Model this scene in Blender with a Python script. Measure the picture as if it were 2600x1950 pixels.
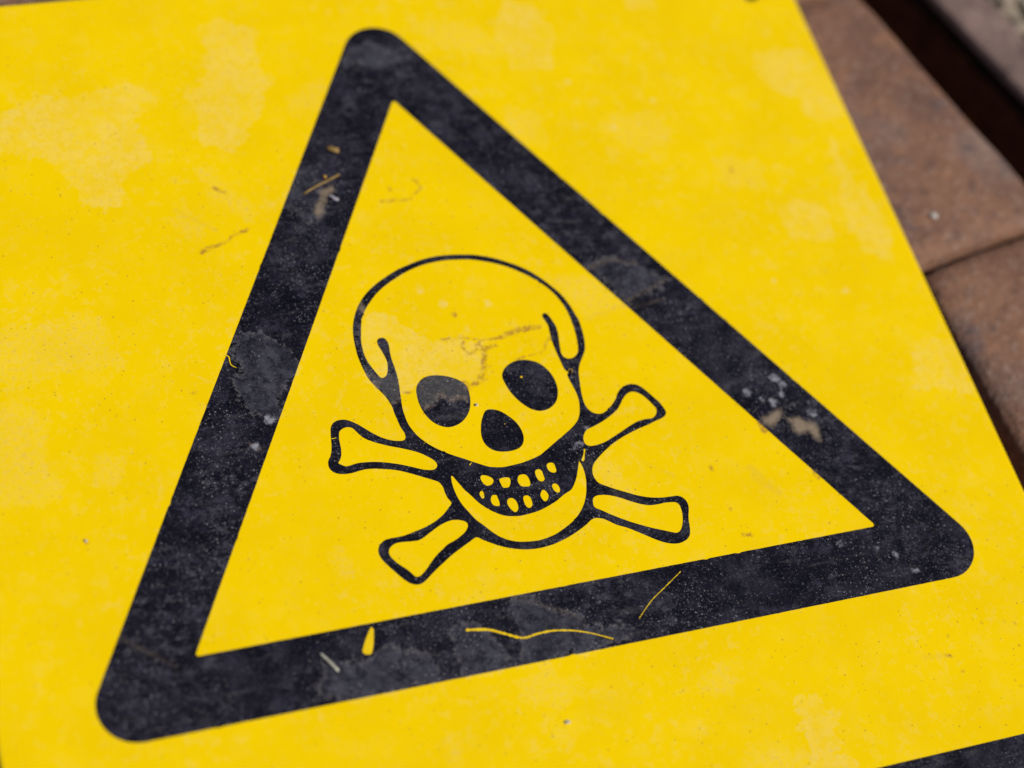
import bpy, bmesh, math, random
import numpy as np
from mathutils import Vector, Matrix
from mathutils.geometry import delaunay_2d_cdt

scene = bpy.context.scene
for o in list(bpy.data.objects):
    bpy.data.objects.remove(o, do_unlink=True)
C = scene.collection
MM = 0.001

# ------------------------------------------------------------------ camera
cam_data = bpy.data.cameras.new('camera')
cam = bpy.data.objects.new('camera', cam_data)
C.objects.link(cam)
right = Vector((0.93925, -0.28433, 0.19228))
up = Vector((0.14727, 0.83983, 0.52249))
fwd = Vector((0.31004, 0.46243, -0.83068))
cam_pos = Vector((-0.17199, -0.25968, 0.48019))
m = Matrix((right, up, -fwd)).transposed().to_4x4()
m.translation = cam_pos
cam.matrix_world = m
cam_data.sensor_width = 36.0
cam_data.lens = 69.862
cam_data.clip_start = 0.01
cam_data.clip_end = 50.0
cam_data.dof.use_dof = True
focus_point = Vector((-0.004, -0.022, 0.0))
cam_data.dof.focus_distance = (focus_point - cam_pos).dot(fwd)
cam_data.dof.aperture_fstop = 4.7
scene.camera = cam

# ------------------------------------------------------------------ sky, sun, exposure
SUN_TO = Vector((0.74, -0.67, 0.0)).normalized()      # horizontal direction towards the sun
SUN_EL = math.radians(50)
world = bpy.data.worlds.new('World')
scene.world = world
world.use_nodes = True
wn = world.node_tree
wn.nodes.clear()
w_out = wn.nodes.new('ShaderNodeOutputWorld')
w_bg = wn.nodes.new('ShaderNodeBackground')
w_sky = wn.nodes.new('ShaderNodeTexSky')
w_sky.sky_type = 'NISHITA'
w_sky.sun_disc = False
w_sky.sun_elevation = SUN_EL
w_sky.sun_rotation = math.atan2(SUN_TO.x, SUN_TO.y)
w_bg.inputs['Strength'].default_value = 0.05
wn.links.new(w_sky.outputs[0], w_bg.inputs['Color'])
wn.links.new(w_bg.outputs[0], w_out.inputs['Surface'])
sun_data = bpy.data.lights.new('sun', 'SUN')
sun_data.energy = 4.1
sun_data.angle = math.radians(0.53)
sun_data.color = (1.0, 0.955, 0.88)
sun = bpy.data.objects.new('sun', sun_data)
C.objects.link(sun)
to_sun = Vector((SUN_TO.x * math.cos(SUN_EL), SUN_TO.y * math.cos(SUN_EL), math.sin(SUN_EL)))
sun.rotation_euler = to_sun.to_track_quat('Z', 'Y').to_euler()
scene.view_settings.view_transform = 'Standard'
scene.view_settings.look = 'None'
scene.view_settings.exposure = 0.0
scene.view_settings.gamma = 1.0
scene.view_settings.use_curve_mapping = False
scene.render.engine = 'CYCLES'
scene.cycles.max_bounces = 5
scene.cycles.diffuse_bounces = 3
scene.cycles.glossy_bounces = 2

# ------------------------------------------------------------------ traced print and stains, millimetres on the sign
DATA = {'outer': [(-34.1, 33.55), (-33.09, 36.64), (-31.72, 39.44), (-30.1, 41.96), (-28.22, 44.2), (-26.07, 46.16), (-23.12, 48.25), (-19.51, 50.26), (-15.45, 52.21), (-11.57, 53.42), (-7.49, 54.48), (-3.3, 55.01), (0.95, 54.92), (4.89, 54.46), (8.78, 53.77), (11.89, 52.75), (15.33, 51.28), (18.27, 49.62), (21.35, 47.68), (24.27, 45.22), (27.0, 42.15), (29.24, 39.02), (31.22, 35.81), (32.6, 32.19), (33.46, 28.41), (33.95, 24.96), (33.83, 21.38), (33.39, 18.13), (32.64, 15.45), (31.56, 13.69), (30.11, 11.67), (28.96, 9.86), (28.17, 7.74), (27.69, 5.57), (27.17, 2.93), (26.76, 0.28), (26.61, -1.92), (26.83, -3.68), (27.54, -5.27), (28.75, -6.35), (30.19, -6.73), (31.61, -6.49), (33.27, -5.56), (34.8, -4.36), (36.49, -2.68), (37.65, -0.96), (39.27, 0.49), (40.89, 1.25), (42.54, 1.41), (44.2, 0.92), (45.45, -0.1), (46.7, -1.81), (47.99, -4.04), (49.14, -5.98), (49.73, -7.57), (50.1, -9.13), (49.99, -10.09), (49.24, -10.95), (47.88, -11.56), (45.89, -12.06), (43.11, -12.91), (39.91, -13.67), (36.4, -14.74), (33.33, -15.87), (30.69, -17.08), (28.49, -18.36), (26.22, -19.86), (24.17, -21.39), (22.9, -22.58), (22.17, -23.86), (21.74, -25.44), (21.82, -26.89), (22.48, -28.54), (23.71, -29.48), (26.23, -31.13), (29.0, -32.71), (31.98, -34.33), (34.86, -35.58), (37.9, -36.4), (40.46, -36.72), (42.64, -36.83), (44.37, -36.99), (45.45, -37.72), (46.15, -38.91), (46.34, -40.24), (46.08, -41.59), (45.28, -43.54), (44.76, -45.3), (44.39, -47.09), (43.97, -48.62), (43.3, -49.88), (42.24, -50.82), (40.84, -51.35), (39.0, -51.56), (37.35, -51.24), (35.25, -50.37), (33.08, -49.03), (30.83, -47.33), (28.57, -45.62), (26.11, -43.88), (23.71, -42.61), (21.99, -41.24), (20.44, -40.02), (18.71, -39.34), (17.66, -39.25), (16.43, -39.71), (15.06, -40.59), (13.5, -41.43), (11.23, -42.47), (8.29, -43.61), (5.24, -44.48), (2.97, -44.94), (-1.21, -45.24), (-5.15, -44.77), (-8.26, -43.82), (-11.04, -42.6), (-13.52, -41.11), (-15.6, -39.69), (-17.15, -38.56), (-19.75, -39.66), (-22.4, -40.93), (-25.54, -42.53), (-28.78, -44.55), (-31.52, -46.31), (-33.81, -47.93), (-35.52, -49.01), (-36.83, -49.33), (-38.16, -49.02), (-39.36, -48.24), (-40.88, -46.41), (-42.31, -44.26), (-43.86, -41.77), (-44.86, -39.81), (-45.18, -37.99), (-44.91, -36.72), (-44.13, -35.54), (-42.77, -34.59), (-41.05, -34.26), (-38.81, -34.25), (-36.31, -34.07), (-33.27, -33.43), (-30.64, -32.82), (-28.13, -31.96), (-25.97, -30.91), (-23.94, -29.6), (-22.26, -28.1), (-21.07, -26.85), (-21.69, -25.36), (-22.02, -23.57), (-22.09, -21.7), (-22.34, -20.73), (-22.98, -19.68), (-24.59, -18.69), (-27.3, -17.14), (-30.2, -15.55), (-33.33, -14.04), (-36.21, -13.15), (-39.33, -12.39), (-41.72, -12.08), (-43.81, -12.2), (-45.95, -12.49), (-48.0, -12.52), (-49.74, -12.12), (-51.17, -11.28), (-51.97, -9.98), (-52.03, -8.59), (-51.6, -7.28), (-50.83, -6.27), (-50.15, -4.77), (-49.72, -3.22), (-49.3, -0.96), (-48.89, 1.07), (-48.4, 2.86), (-47.54, 4.0), (-46.35, 4.62), (-44.86, 4.75), (-43.29, 4.35), (-42.04, 3.55), (-40.5, 2.26), (-38.85, 0.54), (-36.87, -1.47), (-34.97, -3.0), (-32.98, -4.14), (-31.05, -4.77), (-29.44, -5.02), (-28.59, -4.63), (-28.25, -3.75), (-28.25, -2.57), (-28.75, -0.94), (-29.07, 1.02), (-29.24, 2.72), (-29.42, 4.43), (-29.49, 6.37), (-29.87, 8.13), (-30.6, 10.18), (-31.73, 12.32), (-32.86, 14.45), (-33.66, 16.29), (-34.19, 18.33), (-34.6, 20.85), (-34.86, 23.1), (-34.97, 25.59), (-34.81, 28.28), (-34.61, 30.73)], 'holes': [[(-31.96, 32.44), (-31.29, 34.84), (-30.36, 37.2), (-29.17, 39.27), (-27.9, 40.84), (-26.07, 42.83), (-23.75, 45.01), (-20.79, 47.1), (-17.17, 49.1), (-12.89, 51.02), (-8.75, 52.32), (-4.55, 52.97), (-0.01, 53.12), (4.38, 52.69), (8.04, 52.03), (11.76, 50.78), (14.8, 49.51), (17.76, 47.93), (20.77, 45.78), (23.69, 43.34), (26.45, 40.39), (28.55, 37.56), (29.95, 34.71), (31.12, 31.13), (31.62, 27.68), (31.68, 24.31), (31.53, 21.0), (31.06, 17.76), (30.51, 15.56), (29.68, 14.18), (28.37, 13.27), (26.73, 13.1), (25.58, 13.75), (25.07, 14.97), (25.2, 16.98), (25.69, 19.43), (26.21, 22.15), (26.33, 24.69), (25.76, 27.23), (25.18, 29.0), (24.42, 29.85), (23.67, 29.64), (23.3, 28.8), (23.63, 27.33), (24.03, 25.33), (23.85, 23.31), (23.58, 20.3), (23.61, 17.5), (23.84, 14.68), (24.08, 11.87), (24.19, 10.81), (24.3, 9.86), (24.75, 9.03), (25.21, 8.7), (24.68, 8.09), (24.59, 7.11), (24.83, 5.08), (25.22, 2.78), (25.42, 0.27), (25.19, -2.16), (24.55, -4.49), (23.67, -6.54), (22.52, -8.03), (20.57, -9.62), (17.26, -11.68), (13.77, -13.68), (10.82, -15.41), (8.19, -16.84), (5.51, -17.58), (2.57, -18.19), (-0.41, -18.43), (-3.02, -18.53), (-5.18, -18.24), (-7.41, -17.65), (-9.47, -16.48), (-11.65, -15.19), (-13.53, -13.97), (-16.09, -12.47), (-18.76, -10.68), (-21.17, -8.7), (-23.29, -6.43), (-24.8, -4.26), (-25.86, -1.94), (-26.51, 0.32), (-26.7, 2.74), (-26.75, 4.91), (-26.43, 7.51), (-26.11, 9.87), (-25.67, 12.7), (-25.36, 15.82), (-25.4, 19.26), (-25.51, 22.48), (-25.2, 25.65), (-25.06, 27.37), (-25.44, 28.8), (-26.32, 29.53), (-27.44, 29.39), (-28.07, 28.63), (-28.14, 27.14), (-27.65, 25.32), (-27.23, 23.27), (-27.01, 21.26), (-27.31, 19.34), (-27.85, 17.72), (-28.57, 16.62), (-29.96, 16.18), (-30.82, 17.38), (-31.72, 19.62), (-32.46, 21.71), (-32.92, 24.0), (-32.97, 26.73), (-32.7, 29.41)],
[(-46.85, -0.24), (-46.5, 0.87), (-45.64, 1.66), (-44.51, 2.04), (-43.27, 1.98), (-42.38, 1.42), (-41.5, -0.04), (-40.32, -1.9), (-38.96, -3.09), (-36.81, -4.42), (-33.86, -5.9), (-30.85, -7.16), (-28.24, -8.34), (-25.68, -9.75), (-23.62, -11.42), (-22.16, -12.98), (-21.77, -14.22), (-22.12, -15.09), (-22.9, -15.64), (-24.16, -15.64), (-26.29, -15.01), (-29.07, -13.68), (-32.23, -12.27), (-35.65, -11.06), (-38.56, -10.28), (-41.55, -9.84), (-44.0, -9.74), (-45.72, -9.99), (-47.19, -10.13), (-48.1, -9.67), (-49.18, -8.66), (-48.46, -7.86), (-47.72, -6.38), (-47.33, -4.59), (-47.17, -2.76), (-47.07, -1.37)],
[(-42.33, -38.11), (-41.84, -37.21), (-40.82, -36.42), (-39.49, -36.01), (-37.66, -36.04), (-35.28, -36.28), (-33.25, -36.34), (-31.66, -35.76), (-29.49, -34.62), (-27.08, -33.4), (-24.76, -32.5), (-22.58, -32.13), (-20.77, -32.37), (-19.28, -32.99), (-18.48, -33.83), (-18.56, -34.83), (-19.56, -36.1), (-21.11, -37.15), (-23.3, -38.29), (-25.59, -39.07), (-27.34, -40.18), (-29.37, -41.55), (-31.51, -43.34), (-33.19, -44.99), (-34.78, -46.32), (-35.97, -46.95), (-36.97, -46.91), (-37.86, -45.7), (-39.02, -44.04), (-40.74, -42.17), (-41.89, -40.4), (-42.37, -39.2)],
[(22.78, -13.46), (23.54, -12.15), (24.64, -11.14), (26.13, -10.69), (28.6, -9.92), (31.46, -8.73), (33.9, -7.45), (35.93, -6.1), (37.51, -4.41), (38.81, -2.91), (40.35, -1.69), (41.88, -1.21), (43.34, -1.6), (44.61, -2.57), (45.85, -4.28), (46.92, -6.45), (47.58, -8.18), (47.1, -9.58), (46.2, -10.52), (45.14, -10.95), (42.89, -10.91), (40.27, -11.29), (37.68, -12.29), (34.52, -13.67), (31.38, -15.03), (28.58, -16.09), (25.97, -16.57), (23.77, -16.53), (22.71, -15.73), (22.52, -14.62)],
[(18.97, -34.07), (19.49, -33.0), (20.52, -32.5), (22.47, -32.57), (25.06, -33.32), (27.51, -34.53), (30.23, -36.22), (33.04, -37.69), (35.02, -38.35), (37.39, -38.52), (39.63, -38.44), (42.0, -38.66), (43.2, -39.05), (43.76, -39.98), (43.84, -41.63), (43.53, -43.44), (42.84, -45.39), (41.91, -47.07), (40.91, -48.03), (39.95, -48.26), (38.77, -47.84), (36.11, -46.63), (33.08, -45.24), (30.3, -43.77), (27.55, -42.2), (24.88, -40.42), (22.58, -38.82), (20.52, -37.15), (18.97, -35.93), (18.8, -34.97)],
[(-18.86, -18.49), (-19.23, -20.51), (-19.25, -22.81), (-18.95, -25.4), (-18.24, -28.05), (-16.98, -30.83), (-15.79, -33.22), (-14.12, -35.35), (-12.64, -37.45), (-10.91, -39.37), (-8.85, -40.9), (-6.63, -41.9), (-4.44, -42.44), (0.07, -42.84), (4.54, -42.13), (6.66, -41.36), (9.42, -40.07), (12.07, -38.52), (14.46, -36.45), (16.26, -34.25), (17.48, -32.16), (18.5, -29.55), (19.26, -26.88), (19.58, -24.34), (19.51, -22.2), (19.08, -20.81), (18.36, -22.22), (17.13, -24.83), (15.73, -27.15), (13.99, -29.16), (11.22, -30.44), (8.66, -31.87), (5.72, -33.04), (2.53, -33.98), (-0.46, -34.35), (-3.04, -34.46), (-5.48, -34.12), (-7.52, -33.51), (-9.65, -32.16), (-11.66, -30.4), (-13.53, -28.15), (-15.0, -25.63), (-16.3, -23.57), (-17.08, -21.84), (-17.84, -20.07), (-18.41, -18.76)],
[(-10.78, -20.53), (-10.34, -20.0), (-9.41, -20.08), (-8.3, -20.64), (-7.44, -21.5), (-7.31, -22.31), (-7.93, -23.16), (-8.83, -23.51), (-9.76, -23.42), (-10.47, -22.59), (-10.8, -21.57)],
[(-5.67, -22.27), (-4.99, -21.88), (-3.55, -21.89), (-2.53, -22.25), (-2.48, -23.14), (-2.91, -24.28), (-3.53, -25.03), (-4.36, -25.13), (-5.32, -24.87), (-5.58, -23.6)],
[(-0.38, -23.0), (0.15, -22.14), (1.13, -21.85), (2.21, -22.0), (2.77, -22.81), (2.97, -23.99), (2.87, -25.19), (2.39, -25.89), (1.21, -25.79), (0.16, -25.55), (-0.4, -24.75), (-0.53, -23.85)],
[(5.27, -21.78), (5.78, -21.17), (6.83, -21.19), (7.37, -21.82), (7.41, -23.24), (7.4, -24.56), (6.94, -25.0), (5.97, -24.99), (5.39, -24.27), (5.16, -23.17)],
[(9.29, -20.24), (9.89, -19.73), (10.87, -19.73), (11.56, -20.13), (11.65, -21.39), (11.64, -22.45), (11.15, -22.97), (10.2, -22.88), (9.44, -22.21), (9.16, -21.27)],
[(-12.51, -25.5), (-11.92, -24.83), (-11.51, -24.77), (-11.24, -25.22), (-11.28, -26.34), (-11.57, -27.15), (-12.07, -27.22), (-12.42, -26.55)],
[(-9.82, -27.82), (-9.27, -26.89), (-8.45, -26.53), (-7.82, -26.82), (-7.66, -27.89), (-7.63, -29.1), (-7.89, -30.26), (-8.76, -30.23), (-9.57, -29.77), (-9.93, -28.84)],
[(-5.5, -29.68), (-5.07, -28.82), (-4.1, -28.48), (-3.27, -28.9), (-2.76, -29.86), (-2.65, -31.09), (-2.93, -32.24), (-3.55, -32.99), (-4.22, -33.08), (-4.91, -32.21), (-5.46, -30.9)],
[(-0.52, -29.08), (0.03, -28.58), (0.98, -28.63), (1.5, -29.29), (1.65, -30.36), (1.53, -31.55), (1.05, -32.32), (0.1, -32.52), (-0.49, -31.85), (-0.69, -30.43)],
[(4.59, -29.18), (5.2, -28.25), (5.78, -27.7), (6.34, -27.95), (6.85, -28.91), (6.93, -29.8), (6.38, -30.91), (5.57, -31.45), (5.06, -31.27), (4.66, -30.24)],
[(8.77, -27.18), (9.23, -26.48), (10.05, -26.46), (10.66, -27.1), (10.83, -28.1), (10.69, -28.95), (10.05, -29.52), (9.5, -29.24), (8.94, -28.44)],
[(21.71, -17.11), (22.15, -17.31), (21.43, -18.97), (20.75, -20.75), (20.2, -21.08), (19.82, -20.7), (20.59, -19.53), (21.34, -18.24)]], 'eyes': [[(-21.27, 9.99), (-20.72, 11.59), (-19.73, 12.88), (-18.24, 13.97), (-16.37, 14.5), (-14.24, 14.37), (-11.82, 13.75), (-9.51, 12.69), (-7.71, 11.39), (-6.56, 10.08), (-6.14, 8.54), (-6.16, 6.59), (-6.5, 4.46), (-7.16, 2.39), (-8.11, 0.62), (-9.56, -1.04), (-11.45, -2.38), (-13.58, -3.07), (-15.51, -3.08), (-17.41, -2.26), (-19.12, -0.76), (-20.44, 1.4), (-21.23, 3.94), (-21.55, 6.65)],
[(5.2, 10.99), (6.11, 12.56), (7.49, 13.82), (9.57, 14.83), (11.67, 15.17), (13.61, 14.94), (15.81, 14.13), (17.64, 12.82), (19.03, 10.82), (19.93, 8.67), (20.35, 6.11), (20.17, 3.42), (19.5, 1.31), (18.21, -0.67), (16.33, -2.05), (14.37, -2.67), (12.42, -2.57), (10.51, -1.62), (8.81, 0.03), (7.16, 2.52), (5.98, 5.18), (5.29, 8.01), (5.06, 9.78)]], 'nose': [(-6.03, -5.04), (-5.29, -3.01), (-4.17, -1.05), (-3.15, 0.22), (-1.96, 0.54), (-0.34, 0.15), (1.33, -0.82), (2.98, -2.57), (4.36, -4.51), (5.12, -6.34), (5.52, -8.58), (5.34, -10.46), (4.69, -12.01), (3.45, -13.22), (1.54, -13.81), (-0.64, -13.89), (-3.09, -13.43), (-4.93, -12.39), (-6.16, -10.74), (-6.61, -8.99), (-6.55, -7.1)], 
'film': [[(-124.1, 124.1), (-115.4, 127.3), (-111.6, 129.9), (-106.1, 129.7), (-101.7, 127.3), (-95.0, 130.0), (-87.9, 130.4), (-81.2, 131.9), (-76.0, 129.8), (-71.4, 124.1), (-77.1, 124.0), (-80.2, 119.0), (-80.8, 112.8), (-78.1, 105.3), (-80.1, 102.0), (-86.8, 99.5), (-88.5, 94.5), (-91.3, 87.2), (-101.8, 88.8), (-102.2, 94.0), (-104.8, 102.1), (-109.4, 107.1), (-115.8, 108.9), (-125.9, 112.9)],
[(-53.1, 152.8), (-47.5, 154.6), (-43.5, 152.6), (-36.3, 147.9), (-39.0, 139.6), (-37.6, 132.7), (-36.9, 127.9), (-41.5, 119.2), (-46.1, 111.6), (-50.3, 105.8), (-56.6, 103.1), (-62.3, 106.6), (-63.9, 112.2), (-62.1, 117.4), (-64.5, 123.2), (-62.9, 127.2), (-57.5, 128.8), (-54.3, 136.8), (-53.5, 144.2)],
[(56.6, -103.8), (62.0, -103.5), (63.1, -105.6), (61.4, -107.1), (63.8, -108.7), (67.5, -108.8), (66.3, -111.9), (64.1, -111.8), (63.2, -114.9), (63.6, -118.6), (61.2, -118.8), (60.8, -121.6), (65.8, -124.2), (64.5, -127.5), (52.8, -124.9), (54.6, -118.4), (54.6, -115.5), (56.9, -111.7), (53.1, -111.6), (56.6, -109.4), (55.6, -106.2)],
[(126.5, 117.8), (133.8, 118.9), (146.7, 116.3), (151.3, 101.5), (149.6, 88.7), (137.4, 88.4), (136.3, 96.4), (127.0, 105.6)],
[(48.2, 153.8), (60.0, 144.2), (59.5, 132.2), (55.4, 121.8), (42.0, 122.5), (41.7, 137.4)],
[(89.5, 147.9), (99.3, 146.8), (98.7, 142.7), (94.0, 141.2), (88.6, 142.9)],
[(112.8, 57.6), (122.0, 58.1), (129.4, 51.4), (125.2, 41.0), (111.9, 44.9)],
[(140.9, 80.1), (141.0, 65.7), (145.0, 52.8), (147.0, 41.3), (142.3, 30.2), (134.7, 35.9), (133.2, 52.7)],
[(137.6, 0.0), (149.1, -0.2), (151.6, -9.2), (148.2, -20.5), (130.8, -15.8)],
[(-33.7, 33.0), (-24.0, 38.4), (-20.4, 37.4), (-19.9, 32.4), (-16.3, 30.1), (-12.8, 26.4), (-9.3, 26.3), (-2.1, 25.9), (0.6, 29.9), (-1.6, 24.9), (4.9, 23.4), (1.7, 20.4), (0.6, 14.1), (-3.4, 9.6), (-11.0, 13.5), (-18.6, 13.5), (-24.7, 10.3), (-31.0, 9.3), (-32.8, 12.2), (-33.9, 19.2), (-33.9, 26.5)],
[(-66.4, 37.8), (-59.5, 38.3), (-56.9, 34.6), (-54.4, 31.0), (-51.6, 25.7), (-56.0, 18.7), (-57.2, 18.9), (-62.7, 9.9), (-69.9, 10.4), (-72.1, 15.4), (-72.0, 21.5), (-69.6, 26.5), (-70.7, 30.6)],
[(-72.4, -73.7), (-71.1, -70.7), (-67.9, -66.3), (-55.6, -68.0), (-53.6, -64.7), (-45.6, -66.9), (-38.3, -68.2), (-37.9, -72.6), (-40.3, -77.2), (-57.2, -78.1), (-70.3, -75.9)],
[(-32.4, -72.6), (-31.6, -64.0), (-25.6, -62.4), (-20.5, -68.1), (-18.2, -75.0), (-21.7, -77.7), (-32.8, -77.7)],
[(-14.0, -57.6), (-7.6, -58.9), (-2.2, -63.6), (3.6, -67.2), (5.0, -69.8), (11.5, -71.2), (17.6, -73.6), (14.1, -77.1), (-2.1, -77.8), (-17.4, -78.1), (-14.0, -72.4)],
[(-10.5, 136.0), (-4.3, 139.1), (2.9, 137.2), (7.4, 130.8), (0.0, 129.4), (-6.4, 131.1), (-13.1, 128.6)],
[(-36.2, 92.2), (-32.4, 89.9), (-30.4, 83.4), (-32.3, 75.8), (-37.3, 73.1), (-42.1, 76.4), (-43.0, 81.7)],
[(43.1, 44.1), (50.7, 46.4), (59.8, 41.5), (67.2, 35.9), (59.7, 32.0), (51.3, 29.9), (47.6, 34.8)]], 
'faint': [[(-136.0, 48.8), (-120.5, 50.1), (-112.0, 51.0), (-102.9, 51.1), (-102.8, 40.8), (-100.1, 33.3), (-107.1, 32.2), (-113.8, 34.1), (-122.4, 31.8), (-138.5, 33.2)],
[(-19.7, 126.6), (-24.2, 114.1), (-32.6, 116.2), (-33.2, 120.0), (-28.0, 123.0)],
[(-75.0, 83.1), (-71.5, 80.0), (-67.7, 75.1), (-70.4, 72.2), (-76.0, 74.7)],
[(-140.3, 21.6), (-132.0, 27.5), (-125.9, 22.7), (-126.0, 11.6), (-128.0, 6.8), (-122.0, -0.8), (-125.3, -5.9), (-133.9, -6.4), (-144.5, -4.4)],
[(-111.4, 5.9), (-105.2, 5.5), (-108.9, -4.0), (-111.4, -4.2), (-118.4, -1.5)],
[(-57.3, -35.5), (-54.5, -34.6), (-52.9, -38.5), (-54.1, -43.3), (-57.0, -42.0)],
[(-18.6, -81.9), (-8.6, -80.5), (-2.3, -85.3), (-2.6, -89.8), (-9.4, -91.8), (-19.0, -86.9)],
[(-13.1, -98.3), (-8.0, -99.4), (-7.6, -103.4), (-13.6, -103.2)],
[(-41.8, -94.2), (-37.1, -94.7), (-38.8, -100.4), (-41.9, -100.2)],
[(38.1, -113.0), (42.5, -115.8), (49.4, -114.4), (50.4, -117.5), (53.1, -119.2), (52.8, -124.9), (33.4, -120.5)],
[(29.2, -91.9), (38.8, -88.4), (41.9, -93.2), (38.1, -97.9), (33.8, -96.3)],
[(62.1, 97.7), (70.7, 99.4), (83.0, 99.7), (86.7, 91.5), (81.1, 84.7), (70.3, 86.2)],
[(95.3, 78.9), (111.4, 75.6), (111.6, 65.2), (98.9, 64.3)],
[(35.5, 106.1), (44.8, 105.8), (42.1, 92.0), (32.2, 95.2)],
[(29.7, 41.8), (37.0, 41.7), (44.6, 40.5), (50.8, 28.4), (36.5, 25.6), (35.1, 28.4), (32.8, 35.6)],
[(-66.6, 96.6), (-61.3, 94.9), (-56.3, 85.5), (-52.8, 82.3), (-54.8, 76.6), (-63.7, 84.0)],
[(17.2, -17.8), (28.0, -22.1), (32.5, -29.9), (32.8, -37.6), (26.5, -39.4), (21.1, -27.8)],
[(11.5, 146.0), (23.9, 145.5), (38.2, 139.8), (43.4, 127.3), (27.8, 131.2), (16.0, 139.5)],
[(-39.2, 30.4), (-34.0, 33.5), (-35.3, 26.7), (-38.9, 27.4)]], 
'rust': [([(8.6, 23.9), (10.7, 24.6), (12.4, 25.0), (14.5, 25.4), (16.5, 25.5), (18.9, 25.6), (21.3, 25.5)], 0.77), ([(11.6, 24.8), (13.6, 25.0)], 0.94), ([(-9.4, 26.2), (-5.7, 25.7), (-2.2, 25.6), (0.9, 24.2), (4.9, 23.4), (8.9, 23.8)], 0.21), ([(-2.2, 25.6), (-3.2, 23.5), (-3.7, 22.1), (-2.9, 20.7), (-1.7, 19.5), (-0.1, 20.7), (1.1, 22.2)], 0.24), ([(0.8, 22.5), (1.7, 21.7), (2.1, 20.5), (3.8, 21.1), (5.9, 21.5)], 0.77), ([(0.8, 21.2), (1.4, 20.7)], 0.41), ([(2.1, 20.5), (2.2, 18.1), (0.9, 16.4), (1.0, 14.4), (-0.4, 12.1), (-2.3, 10.0), (-5.0, 9.2)], 0.71), ([(20.1, 16.8), (21.0, 18.5), (21.7, 20.1), (23.9, 21.4)], 0.41), ([(10.7, 15.6), (12.8, 16.1), (16.8, 16.3), (19.2, 16.5), (20.1, 16.8)], 0.24), ([(1.6, 15.6), (3.0, 14.1), (2.5, 12.4), (0.4, 10.6), (-1.9, 9.5)], 0.15), ([(-24.7, 10.3), (-21.9, 9.8)], 0.24), ([(-71.4, 67.3), (-64.7, 69.6), (-60.8, 71.6), (-56.2, 73.4)], 0.47), ([(-63.1, 89.9), (-59.5, 87.2)], 0.47), ([(-14.4, 77.5), (-5.0, 77.0), (-0.3, 80.7), (-2.2, 84.6)], 0.29), ([(-10.3, 82.0), (-10.1, 81.6)], 0.59), ([(77.3, -18.5), (77.9, -21.0)], 0.83), ([(88.3, -37.3), (88.4, -38.9)], 0.83), ([(57.8, -42.8), (58.6, -44.5)], 0.41), ([(59.3, -52.5), (61.8, -53.4)], 0.47), ([(57.4, -29.8), (57.4, -30.6)], 0.47), ([(104.9, -100.4), (105.9, -100.8)], 0.41), ([(107.5, -102.5), (107.7, -102.8)], 0.29), ([(107.3, -105.4), (107.5, -105.6)], 0.29), ([(107.2, -94.7), (107.4, -94.9)], 0.29), ([(119.3, -92.8), (119.5, -93.0)], 0.29), ([(129.2, -95.3), (129.4, -95.5)], 0.29), ([(127.3, -101.6), (127.5, -101.8)], 0.29), ([(121.6, -111.7), (121.8, -111.9)], 0.29), ([(122.9, -113.3), (123.0, -113.5)], 0.29), ([(126.2, -93.9), (126.4, -94.1)], 0.29), ([(-2.8, 33.9), (-2.7, 33.4)], 0.41), ([(101.6, 73.7), (102.0, 72.7)], 0.59), ([(-6.6, 9.9), (-6.2, 8.3)], 1.18), ([(-32.1, 15.8), (-31.8, 13.8)], 0.59), ([(-15.3, 7.5), (-14.6, 7.8), (-13.3, 6.4), (-11.8, 5.3), (-9.9, 6.1), (-8.1, 5.5)], 0.65), ([(-20.1, 4.2), (-18.5, 4.6), (-16.6, 5.2), (-15.4, 7.0)], 0.65), ([(-29.6, 7.6), (-27.9, 7.5), (-26.7, 9.0)], 0.53), ([(-73.0, 2.6), (-69.7, -0.3)], 0.59), ([(-83.4, 20.8), (-82.8, 20.5)], 0.41), ([(-121.0, -19.3), (-120.8, -19.6)], 0.47)], 'dusty': [[(-34.2, 20.0), (-31.4, 16.6), (-27.5, 16.9), (-25.3, 15.8), (-26.1, 8.9), (-28.2, 7.3), (-29.4, 6.6), (-30.3, 9.6), (-32.6, 13.9)],
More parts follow.
